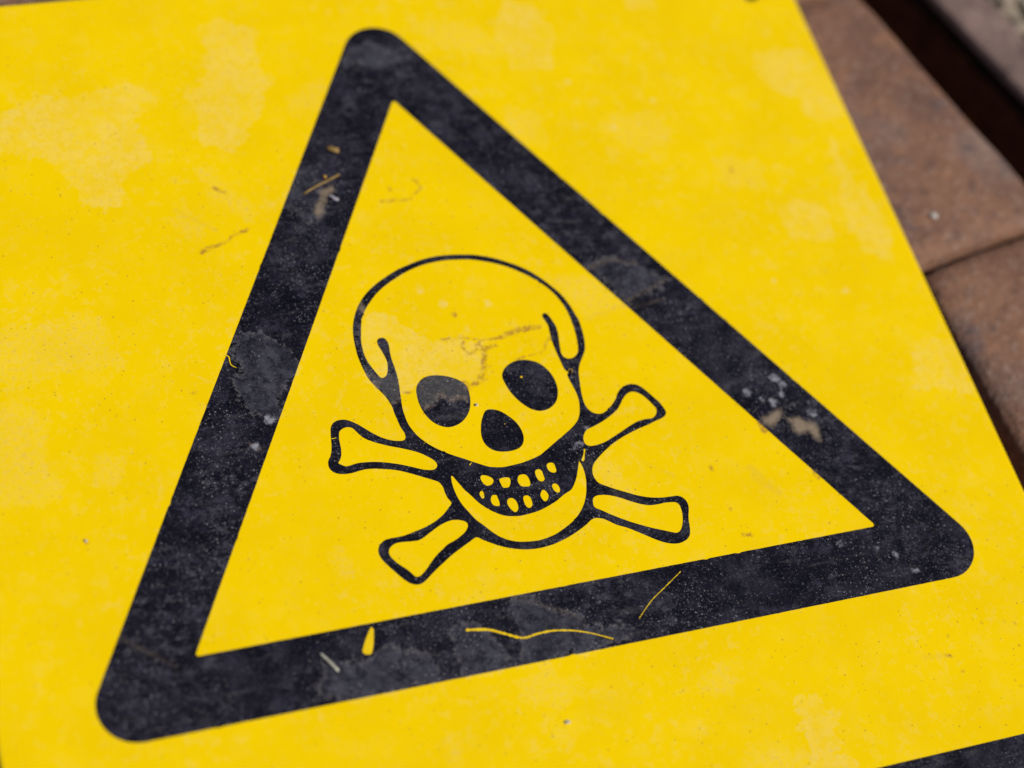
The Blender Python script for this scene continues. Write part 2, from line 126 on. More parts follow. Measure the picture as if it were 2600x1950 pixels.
[(-21.7, 10.1), (-20.5, 12.3), (-18.1, 14.3), (-14.1, 14.8), (-9.4, 13.0), (-6.5, 10.3), (-6.1, 7.3), (-6.4, 4.4), (-7.6, 4.2), (-8.3, 5.7), (-9.8, 6.3), (-11.8, 5.3), (-13.2, 6.5), (-14.4, 7.6), (-15.6, 6.6), (-16.6, 5.2), (-18.4, 4.9), (-20.4, 3.8), (-21.7, 6.2)]], 'smear': [([(97.4, -99.2), (101.0, -100.0), (103.5, -99.9), (105.9, -100.8)], 0.47), ([(69.1, -32.1), (72.1, -38.1), (74.5, -41.7)], 0.94), ([(68.7, -35.2), (71.1, -38.7)], 0.71), ([(35.5, 25.5), (41.5, 26.8), (49.7, 28.6)], 0.29), ([(36.1, 24.4), (43.4, 25.7)], 0.18), ([(51.3, 29.9), (65.5, 35.3)], 0.47), ([(51.9, 27.2), (63.2, 28.8)], 0.29), ([(42.8, 43.3), (50.4, 45.6), (58.7, 42.5)], 0.53), ([(-0.0, 24.3), (7.1, 23.6), (12.6, 24.7)], 0.41), ([(-75.7, 83.2), (-67.5, 76.0), (-65.2, 73.9)], 0.29), ([(37.5, -23.9), (45.3, -30.8)], 0.24), ([(-13.5, -57.7), (-2.2, -63.6), (3.6, -67.2), (5.0, -69.8)], 0.24), ([(-117.6, -48.8), (-112.4, -53.2), (-105.3, -59.3)], 0.35)], 'tan': [[(78.2, -17.6), (81.6, -16.3), (85.4, -14.8), (85.2, -17.0), (82.5, -19.3), (80.6, -20.5)],
[(86.6, -18.5), (90.1, -18.8), (91.8, -21.3), (93.8, -20.7), (94.9, -23.7), (94.0, -27.6), (92.6, -26.7), (91.7, -23.8), (88.8, -24.2), (87.0, -22.9), (87.2, -20.8)],
[(-34.9, 76.3), (-34.0, 78.6), (-31.8, 80.9), (-31.5, 83.9), (-29.4, 84.6), (-27.3, 85.3), (-27.2, 83.2), (-30.0, 82.0), (-30.8, 80.1), (-32.1, 78.3), (-33.1, 75.6), (-34.3, 74.8)],
[(-30.3, 41.7), (-29.2, 41.8), (-28.5, 40.2), (-29.6, 39.1), (-30.4, 40.2)]], 'spots': [((77.2, -7.9), 0.94), ((87.3, -4.2), 0.94), ((89.3, -7.3), 0.94), ((87.5, -10.2), 0.94), ((83.9, -11.9), 0.94), ((81.3, -10.6), 0.94), ((94.8, -18.1), 0.94), ((18.9, -16.8), 0.71), ((20.9, -15.1), 0.53), ((24.4, -10.4), 0.41), ((86.4, -60.7), 0.59), ((102.1, -67.4), 0.47), ((106.2, -73.7), 0.59), ((97.3, -64.4), 0.35), ((-65.1, 8.1), 1.06), ((-70.7, 1.1), 0.94), ((8.4, 36.2), 0.83), ((-5.2, 37.9), 0.83), ((-11.0, 43.2), 0.83), ((58.5, 115.0), 0.94), ((100.2, 29.3), 0.94), ((108.4, 117.3), 0.94), ((68.4, 94.9), 0.94), ((122.5, 22.2), 0.94), ((85.2, 103.7), 0.94)], 'chips': [('border', [(-52.94, -58.94), (-52.35, -59.76), (-54.58, -66.21), (-56.19, -66.22), (-56.83, -65.17)])], 'lines': [('border', [(-27.97, -64.92), (-22.16, -66.0), (-18.24, -67.87), (-13.35, -70.3), (-8.73, -69.96), (-4.21, -70.01), (1.15, -71.12), (6.25, -73.07), (11.4, -75.8)], 0.472, 0.177), ('border', [(37.01, -60.04), (31.07, -63.66), (25.81, -66.87), (20.43, -71.4)], 0.13, 0.106), ('border', [(-72.64, 31.35), (-71.47, 30.59), (-71.45, 27.99), (-70.09, 26.58)], 0.177, 0.118), ('skull', [(-49.2, -0.8), (-48.54, -0.82), (-47.7, -0.74)], 0.212, 0.083), ('skull', [(-12.72, -16.26), (-12.39, -15.85), (-11.72, -15.39)], 0.177, 0.059), ('skull', [(-23.77, -7.05), (-23.3, -6.85)], 0.106, 0.071), ('skull', [(10.3, 9.36), (11.03, 9.43)], 0.354, 0.354), ('skull', [(0.93, -5.05), (1.43, -5.0)], 0.142, 0.071)], 'debris': {'straw': [(-36.8, 83.44), (-32.32, 85.42), (-28.79, 86.84), (-24.12, 89.03)], 'seed': [(-28.81, 88.79), (-28.7, 88.57)], 'flake': [(-25.59, 99.72), (-24.04, 98.46), (-22.11, 97.66)], 'fibre': [(-29.49, 82.05), (-28.53, 81.2), (-27.97, 80.1), (-26.71, 79.81)], 'stem': [(-68.02, -63.39), (-66.54, -65.98), (-64.51, -69.53)], 'grit': [(-8.59, -96.22), (-8.55, -96.28)], 'curl': [(24.94, 8.92), (25.73, 9.29), (26.29, 8.56), (25.78, 8.03)], 'grit2': [(-120.95, -19.47), (-120.9, -19.55)], 'grit3': [(-5.31, 2.42), (-5.3, 2.4)]}}

# ------------------------------------------------------------------ helpers
def link(name, mesh, mat=None, parent=None):
    o = bpy.data.objects.new(name, mesh)
    C.objects.link(o)
    if mat: mesh.materials.append(mat)
    if parent: o.parent = parent
    return o

def tag(o, label=None, cat=None, group=None, kind=None):
    if label: o['label'] = label
    if cat: o['category'] = cat
    if group: o['group'] = group
    if kind: o['kind'] = kind
    return o

def smooth_loop(pts, step=0.9):
    """closed centripetal-ish Catmull-Rom, resampled every `step` mm"""
    p = np.array(pts, float); n = len(p); out = []
    for i in range(n):
        p0, p1, p2, p3 = p[i-1], p[i], p[(i+1) % n], p[(i+2) % n]
        L = np.linalg.norm(p2 - p1)
        if L < 0.02: continue
        k = max(1, int(math.ceil(L / step)))
        t1 = (p2 - p0) / (np.linalg.norm(p1-p0) + L) * L
        t2 = (p3 - p1) / (np.linalg.norm(p3-p2) + L) * L
        for j in range(k):
            t = j / k
            out.append((2*t**3-3*t*t+1)*p1 + (t**3-2*t*t+t)*t1 + (-2*t**3+3*t*t)*p2 + (t**3-t*t)*t2)
    return np.array(out)

def smooth_line(pts, step=0.6):
    p = np.array(pts, float); out = []
    for i in range(len(p)-1):
        p0 = p[max(i-1, 0)]; p1 = p[i]; p2 = p[i+1]; p3 = p[min(i+2, len(p)-1)]
        k = max(1, int(math.ceil(np.linalg.norm(p2-p1)/step)))
        for j in range(k):
            t = j/k
            out.append(0.5*((2*p1)+(p2-p0)*t+(2*p0-5*p1+4*p2-p3)*t*t+(3*p1-p0-3*p2+p3)*t**3))
    out.append(p[-1])
    return np.array(out)

def inside(q, loop):
    x, y = q[:, 0], q[:, 1]
    r = np.zeros(len(q), bool)
    a = loop; b = np.roll(loop, -1, axis=0)
    for (x0, y0), (x1, y1) in zip(a, b):
        if y0 == y1: continue
        c = ((y0 > y) != (y1 > y)) & (x < (x1-x0)*(y-y0)/(y1-y0)+x0)
        r ^= c
    return r

def seg_dist(q, a, b):
    d = b - a
    t = np.clip(((q - a) @ d) / (d @ d + 1e-12), 0, 1)
    return np.linalg.norm(q - a - t[:, None]*d, axis=1)

LIM = 8.0
def field(q, loops=(), strokes=(), dots=()):
    """signed distance in mm, positive inside the traced stain, clamped"""
    f = np.full(len(q), -LIM)
    for lp in loops:
        lp = np.array(lp, float)
        lo, hi = lp.min(0)-LIM, lp.max(0)+LIM
        idx = np.where(((q > lo) & (q < hi)).all(1))[0]
        if not len(idx): continue
        s = q[idx]; d = np.full(len(s), 1e9)
        for a, b in zip(lp, np.roll(lp, -1, axis=0)): d = np.minimum(d, seg_dist(s, a, b))
        d = np.where(inside(s, lp), d, -d)
        f[idx] = np.maximum(f[idx], d)
    for ln, w in list(strokes) + [([c, (c[0]+.01, c[1])], r) for c, r in dots]:
        ln = np.array(ln, float)
        lo, hi = ln.min(0)-LIM, ln.max(0)+LIM
        idx = np.where(((q > lo) & (q < hi)).all(1))[0]
        if not len(idx): continue
        s = q[idx]; d = np.full(len(s), 1e9)
        for a, b in zip(ln[:-1], ln[1:]): d = np.minimum(d, seg_dist(s, a, b))
        f[idx] = np.maximum(f[idx], w - d)
    return np.clip(f, -LIM, LIM)

def add_fields(mesh, q):
    for name, val in (('film', field(q, DATA['film'])), ('faint', field(q, DATA['faint'])),
                      ('rust', field(q, strokes=DATA['rust'])), ('tan', field(q, DATA['tan'])),
                      ('spot', field(q, dots=DATA['spots'])), ('dusty', field(q, DATA['dusty'])),
                      ('smear', field(q, strokes=DATA['smear']))):
        at = mesh.attributes.new(name, 'FLOAT', 'POINT')
        at.data.foreach_set('value', val.astype(np.float32))

def flat_mesh(name, loops, z, grid=1.2, fields=True):
    """a flat printed shape: first loop is the outline, the others are openings"""
    loops = [np.array(l, float) for l in loops]
    verts = []; edges = []
    for l in loops:
        b = len(verts); n = len(l)
        verts += [Vector(p) for p in l]
        edges += [(b+i, b+(i+1) % n) for i in range(n)]
    lo, hi = loops[0].min(0), loops[0].max(0)
    gx, gy = np.meshgrid(np.arange(lo[0], hi[0], grid), np.arange(lo[1], hi[1], grid*.87))
    gx[1::2] += grid*.5
    g = np.c_[gx.ravel(), gy.ravel()]
    def solid(q):
        k = inside(q, loops[0])
        for l in loops[1:]: k &= ~inside(q, l)
        return k
    g = g[solid(g)]
    allp = np.concatenate(loops)
    if len(g):
        keep = np.ones(len(g), bool)
        for i in range(0, len(allp), 200):
            d = np.linalg.norm(g[:, None]-allp[None, i:i+200], axis=2).min(1)
            keep &= d > grid*.35
        g = g[keep]
        verts += [Vector(p) for p in g]
    r = delaunay_2d_cdt(verts, edges, [], 0, 1e-5)
    v = np.array([tuple(p) for p in r[0]]); f = np.array([t for t in r[2] if len(t) == 3])
    cen = v[f].mean(1)
    f = f[solid(cen)]
    used = np.unique(f); mp = -np.ones(len(v), int); mp[used] = np.arange(len(used))
    v = v[used]; f = mp[f]
    a, b, c = v[f[:, 0]], v[f[:, 1]], v[f[:, 2]]
    neg = ((b[:, 0]-a[:, 0])*(c[:, 1]-a[:, 1])-(b[:, 1]-a[:, 1])*(c[:, 0]-a[:, 0])) < 0
    f[neg] = f[neg][:, ::-1]
    me = bpy.data.meshes.new(name)
    me.from_pydata([(x*MM, y*MM, z) for x, y in v], [], f.tolist())
    if fields: add_fields(me, v)
    return me

def tube_mesh(name, pts, r0, r1, z, seg=8, flat=1.0, arch=0.0):
    """a tapering rod lying on the surface; pts and radii in mm"""
    p = smooth_line(pts, 0.7); n = len(p); bm = bmesh.new(); rings = []
    for i in range(n):
        t = p[min(i+1, n-1)] - p[max(i-1, 0)]; t /= np.linalg.norm(t)+1e-9
        nn = np.array([-t[1], t[0]]); s = i/(n-1)
        r = (r0+(r1-r0)*s) * (1 if 0 < i < n-1 else .55)
        h = arch*math.sin(math.pi*s)
        rings.append([bm.verts.new(((p[i][0]+nn[0]*r*math.cos(a))*MM, (p[i][1]+nn[1]*r*math.cos(a))*MM,
                      z+(h+r*flat+r*flat*math.sin(a))*MM)) for a in [2*math.pi*k/seg for k in range(seg)]])
    for A, B in zip(rings, rings[1:]):
        for k in range(seg): bm.faces.new((A[k], A[(k+1) % seg], B[(k+1) % seg], B[k]))
    bm.faces.new(rings[0][::-1]); bm.faces.new(rings[-1])
    bmesh.ops.recalc_face_normals(bm, faces=bm.faces)
    me = bpy.data.meshes.new(name); bm.to_mesh(me); bm.free()
    for q in me.polygons: q.use_smooth = True
    return me

def lump_mesh(name, r, seed, sq=(1, 1, .8), sub=2):
    rnd = random.Random(seed); bm = bmesh.new()
    bmesh.ops.create_icosphere(bm, subdivisions=sub, radius=1)
    ax = [Vector((rnd.uniform(-1, 1), rnd.uniform(-1, 1), rnd.uniform(-1, 1))).normalized() for _ in range(7)]
    am = [rnd.uniform(.62, .95) for _ in ax]
    for v in bm.verts:
        d = v.co.copy()
        for a, k in zip(ax, am):
            e = d.dot(a)
            if e > k: d -= a*(e-k)
        v.co = Vector((d.x*sq[0], d.y*sq[1], d.z*sq[2]))*r*MM
    me = bpy.data.meshes.new(name); bm.to_mesh(me); bm.free()
    return me

# ------------------------------------------------------------------ materials
class N:
    def __init__(s, name, dim='3D'):
        s.dim = dim
        s.mat = bpy.data.materials.new(name); s.mat.use_nodes = True
        s.t = s.mat.node_tree; s.t.nodes.clear()
        s.out = s.t.nodes.new('ShaderNodeOutputMaterial')
        s.b = s.t.nodes.new('ShaderNodeBsdfPrincipled')
        s.t.links.new(s.b.outputs[0], s.out.inputs[0])
        s.co = s.t.nodes.new('ShaderNodeTexCoord').outputs['Object']
    def put(s, sock, v):
        if hasattr(v, 'is_output'): s.t.links.new(v, sock)
        elif isinstance(v, (tuple, list)) and len(v) == 3 and sock.type == 'RGBA': sock.default_value = (*v, 1)
        else: sock.default_value = v
    def set(s, **k):
        for a, v in k.items(): s.put(s.b.inputs[a.replace('_', ' ')], v)
    def math(s, op, a, b=0.0, c=None, clamp=False):
        n = s.t.nodes.new('ShaderNodeMath'); n.operation = op; n.use_clamp = clamp
        s.put(n.inputs[0], a); s.put(n.inputs[1], b)
        if c is not None: s.put(n.inputs[2], c)
        return n.outputs[0]
    def noise(s, scale, detail=3, rough=.55, dist=0, off=(0, 0, 0), stretch=(1, 1, 1), rot=0):
        mp = s.t.nodes.new('ShaderNodeMapping'); mp.inputs['Location'].default_value = off
        mp.inputs['Scale'].default_value = stretch; mp.inputs['Rotation'].default_value = (0, 0, rot)
        s.t.links.new(s.co, mp.inputs[0])
        n = s.t.nodes.new('ShaderNodeTexNoise'); n.noise_dimensions = s.dim; s.t.links.new(mp.outputs[0], n.inputs['Vector'])
        n.inputs['Scale'].default_value = scale; n.inputs['Detail'].default_value = detail
        n.inputs['Roughness'].default_value = rough; n.inputs['Distortion'].default_value = dist
        return n.outputs[0]
    def voro(s, scale, rnd=1.0, off=(0, 0, 0)):
        mp = s.t.nodes.new('ShaderNodeMapping'); mp.inputs['Location'].default_value = off
        s.t.links.new(s.co, mp.inputs[0])
        n = s.t.nodes.new('ShaderNodeTexVoronoi'); n.voronoi_dimensions = s.dim; s.t.links.new(mp.outputs[0], n.inputs['Vector'])
        n.inputs['Scale'].default_value = scale; n.inputs['Randomness'].default_value = rnd
        sp = s.t.nodes.new('ShaderNodeSeparateColor'); s.t.links.new(n.outputs['Color'], sp.inputs[0])
        return n.outputs['Distance'], sp.outputs[0]
    def attr(s, name):
        n = s.t.nodes.new('ShaderNodeAttribute'); n.attribute_name = name
        return n.outputs['Fac']
    def ramp(s, v, a, b, lo=0.0, hi=1.0):
        n = s.t.nodes.new('ShaderNodeMapRange'); n.interpolation_type = 'SMOOTHSTEP'
        s.put(n.inputs[0], v)
        for i, q in enumerate((a, b, lo, hi)): n.inputs[i+1].default_value = q
        return n.outputs[0]
    def mix(s, f, a, b):
        n = s.t.nodes.new('ShaderNodeMix'); n.data_type = 'RGBA'
        s.put(n.inputs['Factor'], f); s.put(n.inputs[6], a); s.put(n.inputs[7], b)
        return n.outputs[2]
    def bump(s, h, strength, dist):
        n = s.t.nodes.new('ShaderNodeBump'); n.inputs['Strength'].default_value = strength
        n.inputs['Distance'].default_value = dist; s.put(n.inputs['Height'], h)
        s.t.links.new(n.outputs[0], s.b.inputs['Normal'])
    def mul(s, *v):
        r = v[0]
        for q in v[1:]: r = s.math('MULTIPLY', r, q)
        return r
    def add(s, *v):
        r = v[0]
        for q in v[1:]: r = s.math('ADD', r, q)
        return r

def stain_masks(n):
    """ragged-edged dried film, rusty dribbles, tan mud and white specks from the traced stains"""
    n1 = n.noise(150, 5, .68); n2 = n.noise(700, 3, .65, off=(3, 1, 0)); n3 = n.noise(45, 3, .5, off=(1, 7, 0))
    c1 = n.math('SUBTRACT', n1, .5); c2 = n.math('SUBTRACT', n2, .5)
    j = n.add(n.mul(c1, 9.0), n.mul(c2, 3.5))
    fv = n.add(n.attr('film'), j)
    cover = n.ramp(fv, -.4, .5)
    rim = n.mul(n.ramp(fv, -.6, .3), n.ramp(fv, 1.6, .5), n.ramp(n2, .42, .6))
    body = n.ramp(n.noise(330, 5, .76, off=(5, 5, 0)), .38, .60, .22, 1.0)
    film = n.mul(cover, body, n.ramp(n.noise(70, 4, .7, off=(11, 4, 0)), .34, .62, .35, 1.0))
    faint = n.mul(n.ramp(n.add(n.attr('faint'), n.mul(j, 1.2)), -1.4, 2.2), n.ramp(n2, .30, .62, .15, 1))
    dusty = n.ramp(n.add(n.attr('dusty'), n.mul(c1, 2.2), n.mul(c2, 1.8)), -.35, .45)
    drim = n.mul(dusty, n.ramp(n.add(n.attr('dusty'), n.mul(c2, 2.0)), 1.0, .2))
    rj = n.add(n.mul(c2, 1.6), n.mul(c1, 2.0))
    rust = n.mul(n.ramp(n.add(n.attr('rust'), n.mul(c1, 1.6), n.mul(c2, 1.3)), -.55, .35), n.ramp(n.noise(430, 3, .7, off=(8, 3, 0)), .36, .60, .22, 1))
    tan = n.ramp(n.add(n.attr('tan'), n.mul(rj, 1.0)), -1.1, 1.1)
    spot = n.mul(n.ramp(n.add(n.attr('spot'), n.mul(c1, 3.0), n.mul(c2, 2.0)), -.8, .5), n.ramp(n2, .3, .6, .4, 1))
    smear = n.mul(n.ramp(n.add(n.attr('smear'), n.mul(c2, .8)), -.8, .4), n.ramp(n1, .3, .6, .3, 1))
    return film, rim, faint, dusty, drim, rust, tan, spot, smear, n1, n2, n3

def yellow_material():
    n = N('yellow_enamel', '2D')
    film, rim, faint, dusty, drim, rust, tan, spot, smear, n1, n2, n3 = stain_masks(n)
    col = n.mix(n.ramp(n3, .3, .7), (.790, .530, .0), (.818, .556, .0))
    # scattered dried-water blotches of many sizes
    v1, k1 = n.voro(110, off=(.3, .1, 0))
    jit = n.add(n.mul(n.math('SUBTRACT', n1, .5), 1.3), n.mul(n.math('SUBTRACT', n2, .5), .5))
    blot = n.mul(n.ramp(n.add(v1, jit), .34, .08), n.ramp(k1, .5, .8), n.ramp(n3, .38, .62))
    v2, k2 = n.voro(430, off=(.7, .9, 0))
    blot2 = n.mul(n.ramp(n.add(v2, n.mul(jit, .6)), .40, .14), n.ramp(k2, .6, .85), n.ramp(n1, .42, .6))
    haze = n.mul(n.ramp(n.noise(80, 5, .72, off=(9, 2, 0)), .50, .74), n.ramp(n2, .3, .62, .2, 1))
    pale = n.add(n.mul(film, 1.1), n.mul(rim, .30), n.mul(faint, .42), n.mul(blot, .16), n.mul(blot2, .26), n.mul(haze, .18), n.mul(dusty, .3))
    pale = n.math('MINIMUM', pale, 1.0)
    col = n.mix(n.mul(pale, .155), col, (.78, .67, .40))
    fl = n.noise(240, 6, .80, off=(15, 3, 0))
    fleck = n.mul(n.ramp(fl, .560, .605), n.ramp(n.noise(22, 3, .6, off=(2, 14, 0)), .40, .60, .12, 1))
    col = n.mix(n.mul(fleck, .11), col, (.70, .56, .30))
    # brownish grime ground into the film
    grime = n.mul(n.ramp(n2, .56, .70), n.add(n.mul(film, .30), n.mul(faint, .22), n.mul(haze, .12)))
    col = n.mix(grime, col, (.48, .30, .09))
    col = n.mix(n.mul(smear, .20), col, (.55, .33, .06))
    col = n.mix(n.mul(tan, .42), col, (.52, .34, .13))
    col = n.mix(n.mul(spot, .22), col, (.68, .60, .45))
    col = n.mix(n.mul(rust, .70), col, (.31, .13, .03))
    # pepper of fine dirt
    d1, q1 = n.voro(520, off=(1.3, 0, 0))
    pep = n.mul(n.ramp(d1, .13, .07), n.ramp(q1, .78, .84), n.ramp(n1, .46, .60))
    d2, q2 = n.voro(150, off=(.2, 2.3, 0))
    pep2 = n.mul(n.ramp(d2, .050, .026), n.ramp(q2, .76, .80))
    col = n.mix(n.mul(n.math('MAXIMUM', pep, pep2), .55), col, (.20, .12, .03))
    rgh = n.math('ADD', n.mul(pale, .3), .42)
    n.set(Base_Color=col, Roughness=rgh)
    n.b.inputs['Specular IOR Level'].default_value = .05
    n.bump(n.noise(600, 2, .6), .04, .0004)
    return n.mat

def black_material():
    n = N('black_print', '2D')
    film, rim, faint, dusty, drim, rust, tan, spot, smear, n1, n2, n3 = stain_masks(n)
    col = n.mix(n.ramp(n1, .35, .65), (.0032, .0030, .0066), (.0068, .0064, .0132))
    cl = n.noise(95, 6, .74, off=(4, 4, 0))
    cloud = n.mul(n.ramp(cl, .50, .64), n.ramp(n2, .30, .62, .15, 1))
    streak = n.mul(n.ramp(n.noise(60, 5, .66, off=(0, 3, 0), stretch=(1, 5, 1), rot=.6), .55, .74), n.ramp(n2, .3, .6, .3, 1))
    col = n.mix(n.mul(cloud, .75), col, (.030, .029, .047))
    broad = n.mul(n.ramp(n.noise(34, 6, .7, off=(13, 2, 0)), .47, .60), n.ramp(n1, .36, .60, .2, 1))
    col = n.mix(n.mul(broad, .30), col, (.034, .033, .048))
    col = n.mix(n.mul(streak, .45), col, (.060, .056, .062))
    col = n.mix(n.mul(film, .95), col, (.052, .052, .068))
    col = n.mix(n.mul(rim, .50), col, (.12, .11, .11))
    col = n.mix(n.mul(faint, .60), col, (.050, .043, .040))
    col = n.mix(n.mul(smear, .55), col, (.095, .070, .050))
    col = n.mix(n.mul(dusty, .85), col, (.052, .051, .054))
    sc = n.noise(210, 6, .80, off=(21, 8, 0), stretch=(1, 1.7, 1), rot=-.45)
    clump = n.ramp(n.noise(28, 4, .65, off=(17, 5, 0)), .46, .62)
    scuff = n.mul(n.ramp(sc, .545, .60), clump)
    col = n.mix(n.mul(scuff, .50), col, (.072, .069, .084))
    # fine pale dust, in drifts
    drift = n.ramp(n.noise(40, 6, .75, off=(6, 1, 0)), .40, .60, .32, 1)
    g1, q1 = n.voro(1500, off=(.5, .5, 0))
    dust = n.mul(n.ramp(g1, .36, .12), n.ramp(q1, .66, .95), drift)
    g2, q2 = n.voro(620, off=(2.5, .2, 0))
    dust2 = n.mul(n.ramp(g2, .20, .07), n.ramp(q2, .76, .92), drift)
    fine = n.mul(n.ramp(n.noise(1300, 3, .75), .52, .74), drift)
    col = n.mix(n.mul(fine, .50), col, (.070, .070, .092))
    col = n.mix(n.mul(dust, .50), col, (.24, .235, .26))
    col = n.mix(n.mul(dust2, .42), col, (.38, .37, .39))
    crumb = n.mul(n.math('MAXIMUM', n.mul(dusty, .25), drim), n.ramp(n2, .50, .60))
    col = n.mix(n.mul(crumb, .55), col, (.23, .18, .145))
    col = n.mix(n.mul(tan, .80), col, (.27, .205, .145))
    col = n.mix(n.mul(rust, .34), col, (.24, .18, .14))
    col = n.mix(n.mul(spot, .70), col, (.32, .31, .36))
    n.set(Base_Color=col, Roughness=n.math('ADD', n.mul(cloud, .2), .45))
    n.b.inputs['Specular IOR Level'].default_value = .08
    n.bump(n.noise(1200, 2, .6), .10, .0003)
    return n.mat

def brick_material():
    n = N('fired_clay')
    a = n.noise(30, 4, .62); b = n.noise(85, 4, .66, off=(2, 5, 1)); c = n.noise(380, 3, .7, off=(7, 1, 3)); d = n.noise(20, 3, .55, off=(1, 1.4, 9))
    e = n.noise(48, 5, .72, off=(3, 9, 2))
    col = n.mix(n.ramp(a, .34, .66), (.138, .070, .048), (.215, .106, .064))
    col = n.mix(n.mul(n.ramp(b, .50, .68), .50), col, (.285, .135, .070))
    col = n.mix(n.mul(n.ramp(d, .52, .68), .50), col, (.200, .150, .135))
    col = n.mix(n.mul(n.ramp(e, .54, .68), .65), col, (.085, .066, .074))
    col = n.mix(n.mul(n.ramp(c, .54, .70), .45), col, (.34, .26, .21))
    col = n.mix(n.mul(n.ramp(n.noise(200, 5, .78, off=(5, 2, 7)), .53, .66), .6), col, (.062, .040, .036))
    n.set(Base_Color=col, Roughness=.72)
    n.b.inputs['Specular IOR Level'].default_value = .3
    n.bump(n.add(b, n.mul(c, .8)), .75, .0016)
    return n.mat

def simple(name, c1, c2, scale, rough=.7, bump=.3, bd=.0005):
    n = N(name)
    k = n.noise(scale, 5, .65)
    n.set(Base_Color=n.mix(n.ramp(k, .3, .7), c1, c2), Roughness=rough)
    n.b.inputs['Specular IOR Level'].default_value = .3
    n.bump(n.noise(scale*3, 4, .6), bump, bd)
    return n.mat

YELLOW = yellow_material(); BLACK = black_material(); BRICK = brick_material()
EDGE = simple('grey_plate_core', (.30, .26, .20), (.42, .36, .26), 300, .6)
SOIL_SHADE = simple('dark_soil_and_shade', (.045, .016, .007), (.110, .042, .018), 120, .95, .8, .002)  # soil colour, also used to paint shade on the channel's far wall
RUSTY = simple('weathered_edging', (.10, .065, .058), (.22, .145, .125), 60, .75, .8, .0015)
PEBBLE = simple('pebble_stone', (.075, .072, .055), (.30, .24, .18), 55, .85, .5, .001)
CHIP = simple('bare_yellow', (.72, .47, .0), (.80, .54, .0), 400, .5, .1)
STRAW = simple('dry_straw', (.17, .105, .03), (.30, .19, .06), 500, .7)
SEED = simple('amber_seed', (.42, .20, .02), (.62, .34, .05), 700, .5)
FIBRE = simple('grey_fibre', (.22, .20, .24), (.36, .33, .37), 700, .8)
STEM = simple('grey_stem', (.26, .25, .20), (.42, .40, .34), 600, .8)
SAND = simple('pale_grit', (.34, .29, .24), (.62, .58, .54), 900, .8)

# ------------------------------------------------------------------ ground: bedding, pavers, channel, edging, gravel
TOP = -3.3                                        # brick tops, just under the sign's plate
near0, near1 = np.array((180.5, 140.0)), np.array((206.0, 57.7))      # edge of the paving along the channel
U = (near1-near0)/np.linalg.norm(near1-near0)                          # along the channel
JA = math.radians(10.8); V = np.array((math.cos(JA), math.sin(JA)))    # along the brick joints
def on_channel(y): return near0 + U*((y-near0[1])/U[1])
rnd = random.Random(4)

def brick_mesh(name, quad, tops, seed, depth=62.0, bev=6.5):
    """a worn clay paver: rounded, slightly wavy outline, softened arris, gently uneven face; quad runs anticlockwise"""
    r = random.Random(seed); quad = [np.array(q, float) for q in quad]
    cen = sum(quad)/4; outl = []; zt = []
    for i in range(4):
        p, q = quad[i], quad[(i+1) % 4]; pz, qz = tops[i], tops[(i+1) % 4]
        for k in range(8):
            t = k/8; e = p*(1-t)+q*t
            if k == 0: e = e+(cen-e)/np.linalg.norm(cen-e)*1.6
            nn = np.array((q-p)[::-1])*(-1, 1); nn = nn/np.linalg.norm(nn)
            outl.append(e+nn*r.uniform(-.35, .35)); zt.append(pz*(1-t)+qz*t)
    bm = bmesh.new(); rings = []
    for off, dz in ((0, -depth), (0, -bev*.50), (bev*.12, -bev*.30), (bev*.45, -bev*.11), (bev, 0), (bev*2.6, .12)):
        ring = []
        for e, z in zip(outl, zt):
            d = cen-e; L = np.linalg.norm(d)
            a = np.array([min(1, off/max(abs(v), 1e-3)) for v in (d @ U, d @ V)])
            e2 = e+d*min(off*1.25/L, .9)
            ring.append(bm.verts.new((e2[0]*MM, e2[1]*MM, (z+dz+r.uniform(-.12, .12))*MM)))
        rings.append(ring)
    n = len(outl)
    for A, B in zip(rings, rings[1:]):
        for k in range(n): bm.faces.new((A[k], A[(k+1) % n], B[(k+1) % n], B[k]))
    c = bm.verts.new((cen[0]*MM, cen[1]*MM, (sum(tops)/4+.1)*MM))
    for k in range(n): bm.faces.new((rings[-1][k], rings[-1][(k+1) % n], c))
    bmesh.ops.recalc_face_normals(bm, faces=bm.faces)
    me = bpy.data.meshes.new(name); bm.to_mesh(me); bm.free()
    for q in me.polygons: q.use_smooth = True
    return me

# bedding of dark soil under everything
bm = bmesh.new()
bmesh.ops.create_grid(bm, x_segments=60, y_segments=60, size=1.5)
for v in bm.verts: v.co.z = -.100+rnd.uniform(-.002, .002)
me = bpy.data.meshes.new('ground'); bm.to_mesh(me); bm.free()
ground = tag(link('ground', me, SOIL_SHADE), 'dark soil at the bottom of the joints and channel', kind='structure')

bm = bmesh.new()                                   # lean bedding slab the pavers sit in
P0 = on_channel(480)-V*6; P1 = on_channel(-420)-V*6
cs = [P0, P0-V*640, P1-V*640, P1]
vs = [bm.verts.new((p[0]*MM, p[1]*MM, -.030)) for p in cs]; vb = [bm.verts.new((p[0]*MM, p[1]*MM, -.099)) for p in cs]
bm.faces.new(vs); bm.faces.new(vb[::-1])
for i in range(4): bm.faces.new((vs[i], vb[i], vb[(i+1) % 4], vs[(i+1) % 4]))
bmesh.ops.recalc_face_normals(bm, faces=bm.faces)
me = bpy.data.meshes.new('pavement'); bm.to_mesh(me); bm.free()
pavement = tag(link('pavement', me, SOIL_SHADE), 'brown clay brick paving under the sign', kind='structure')

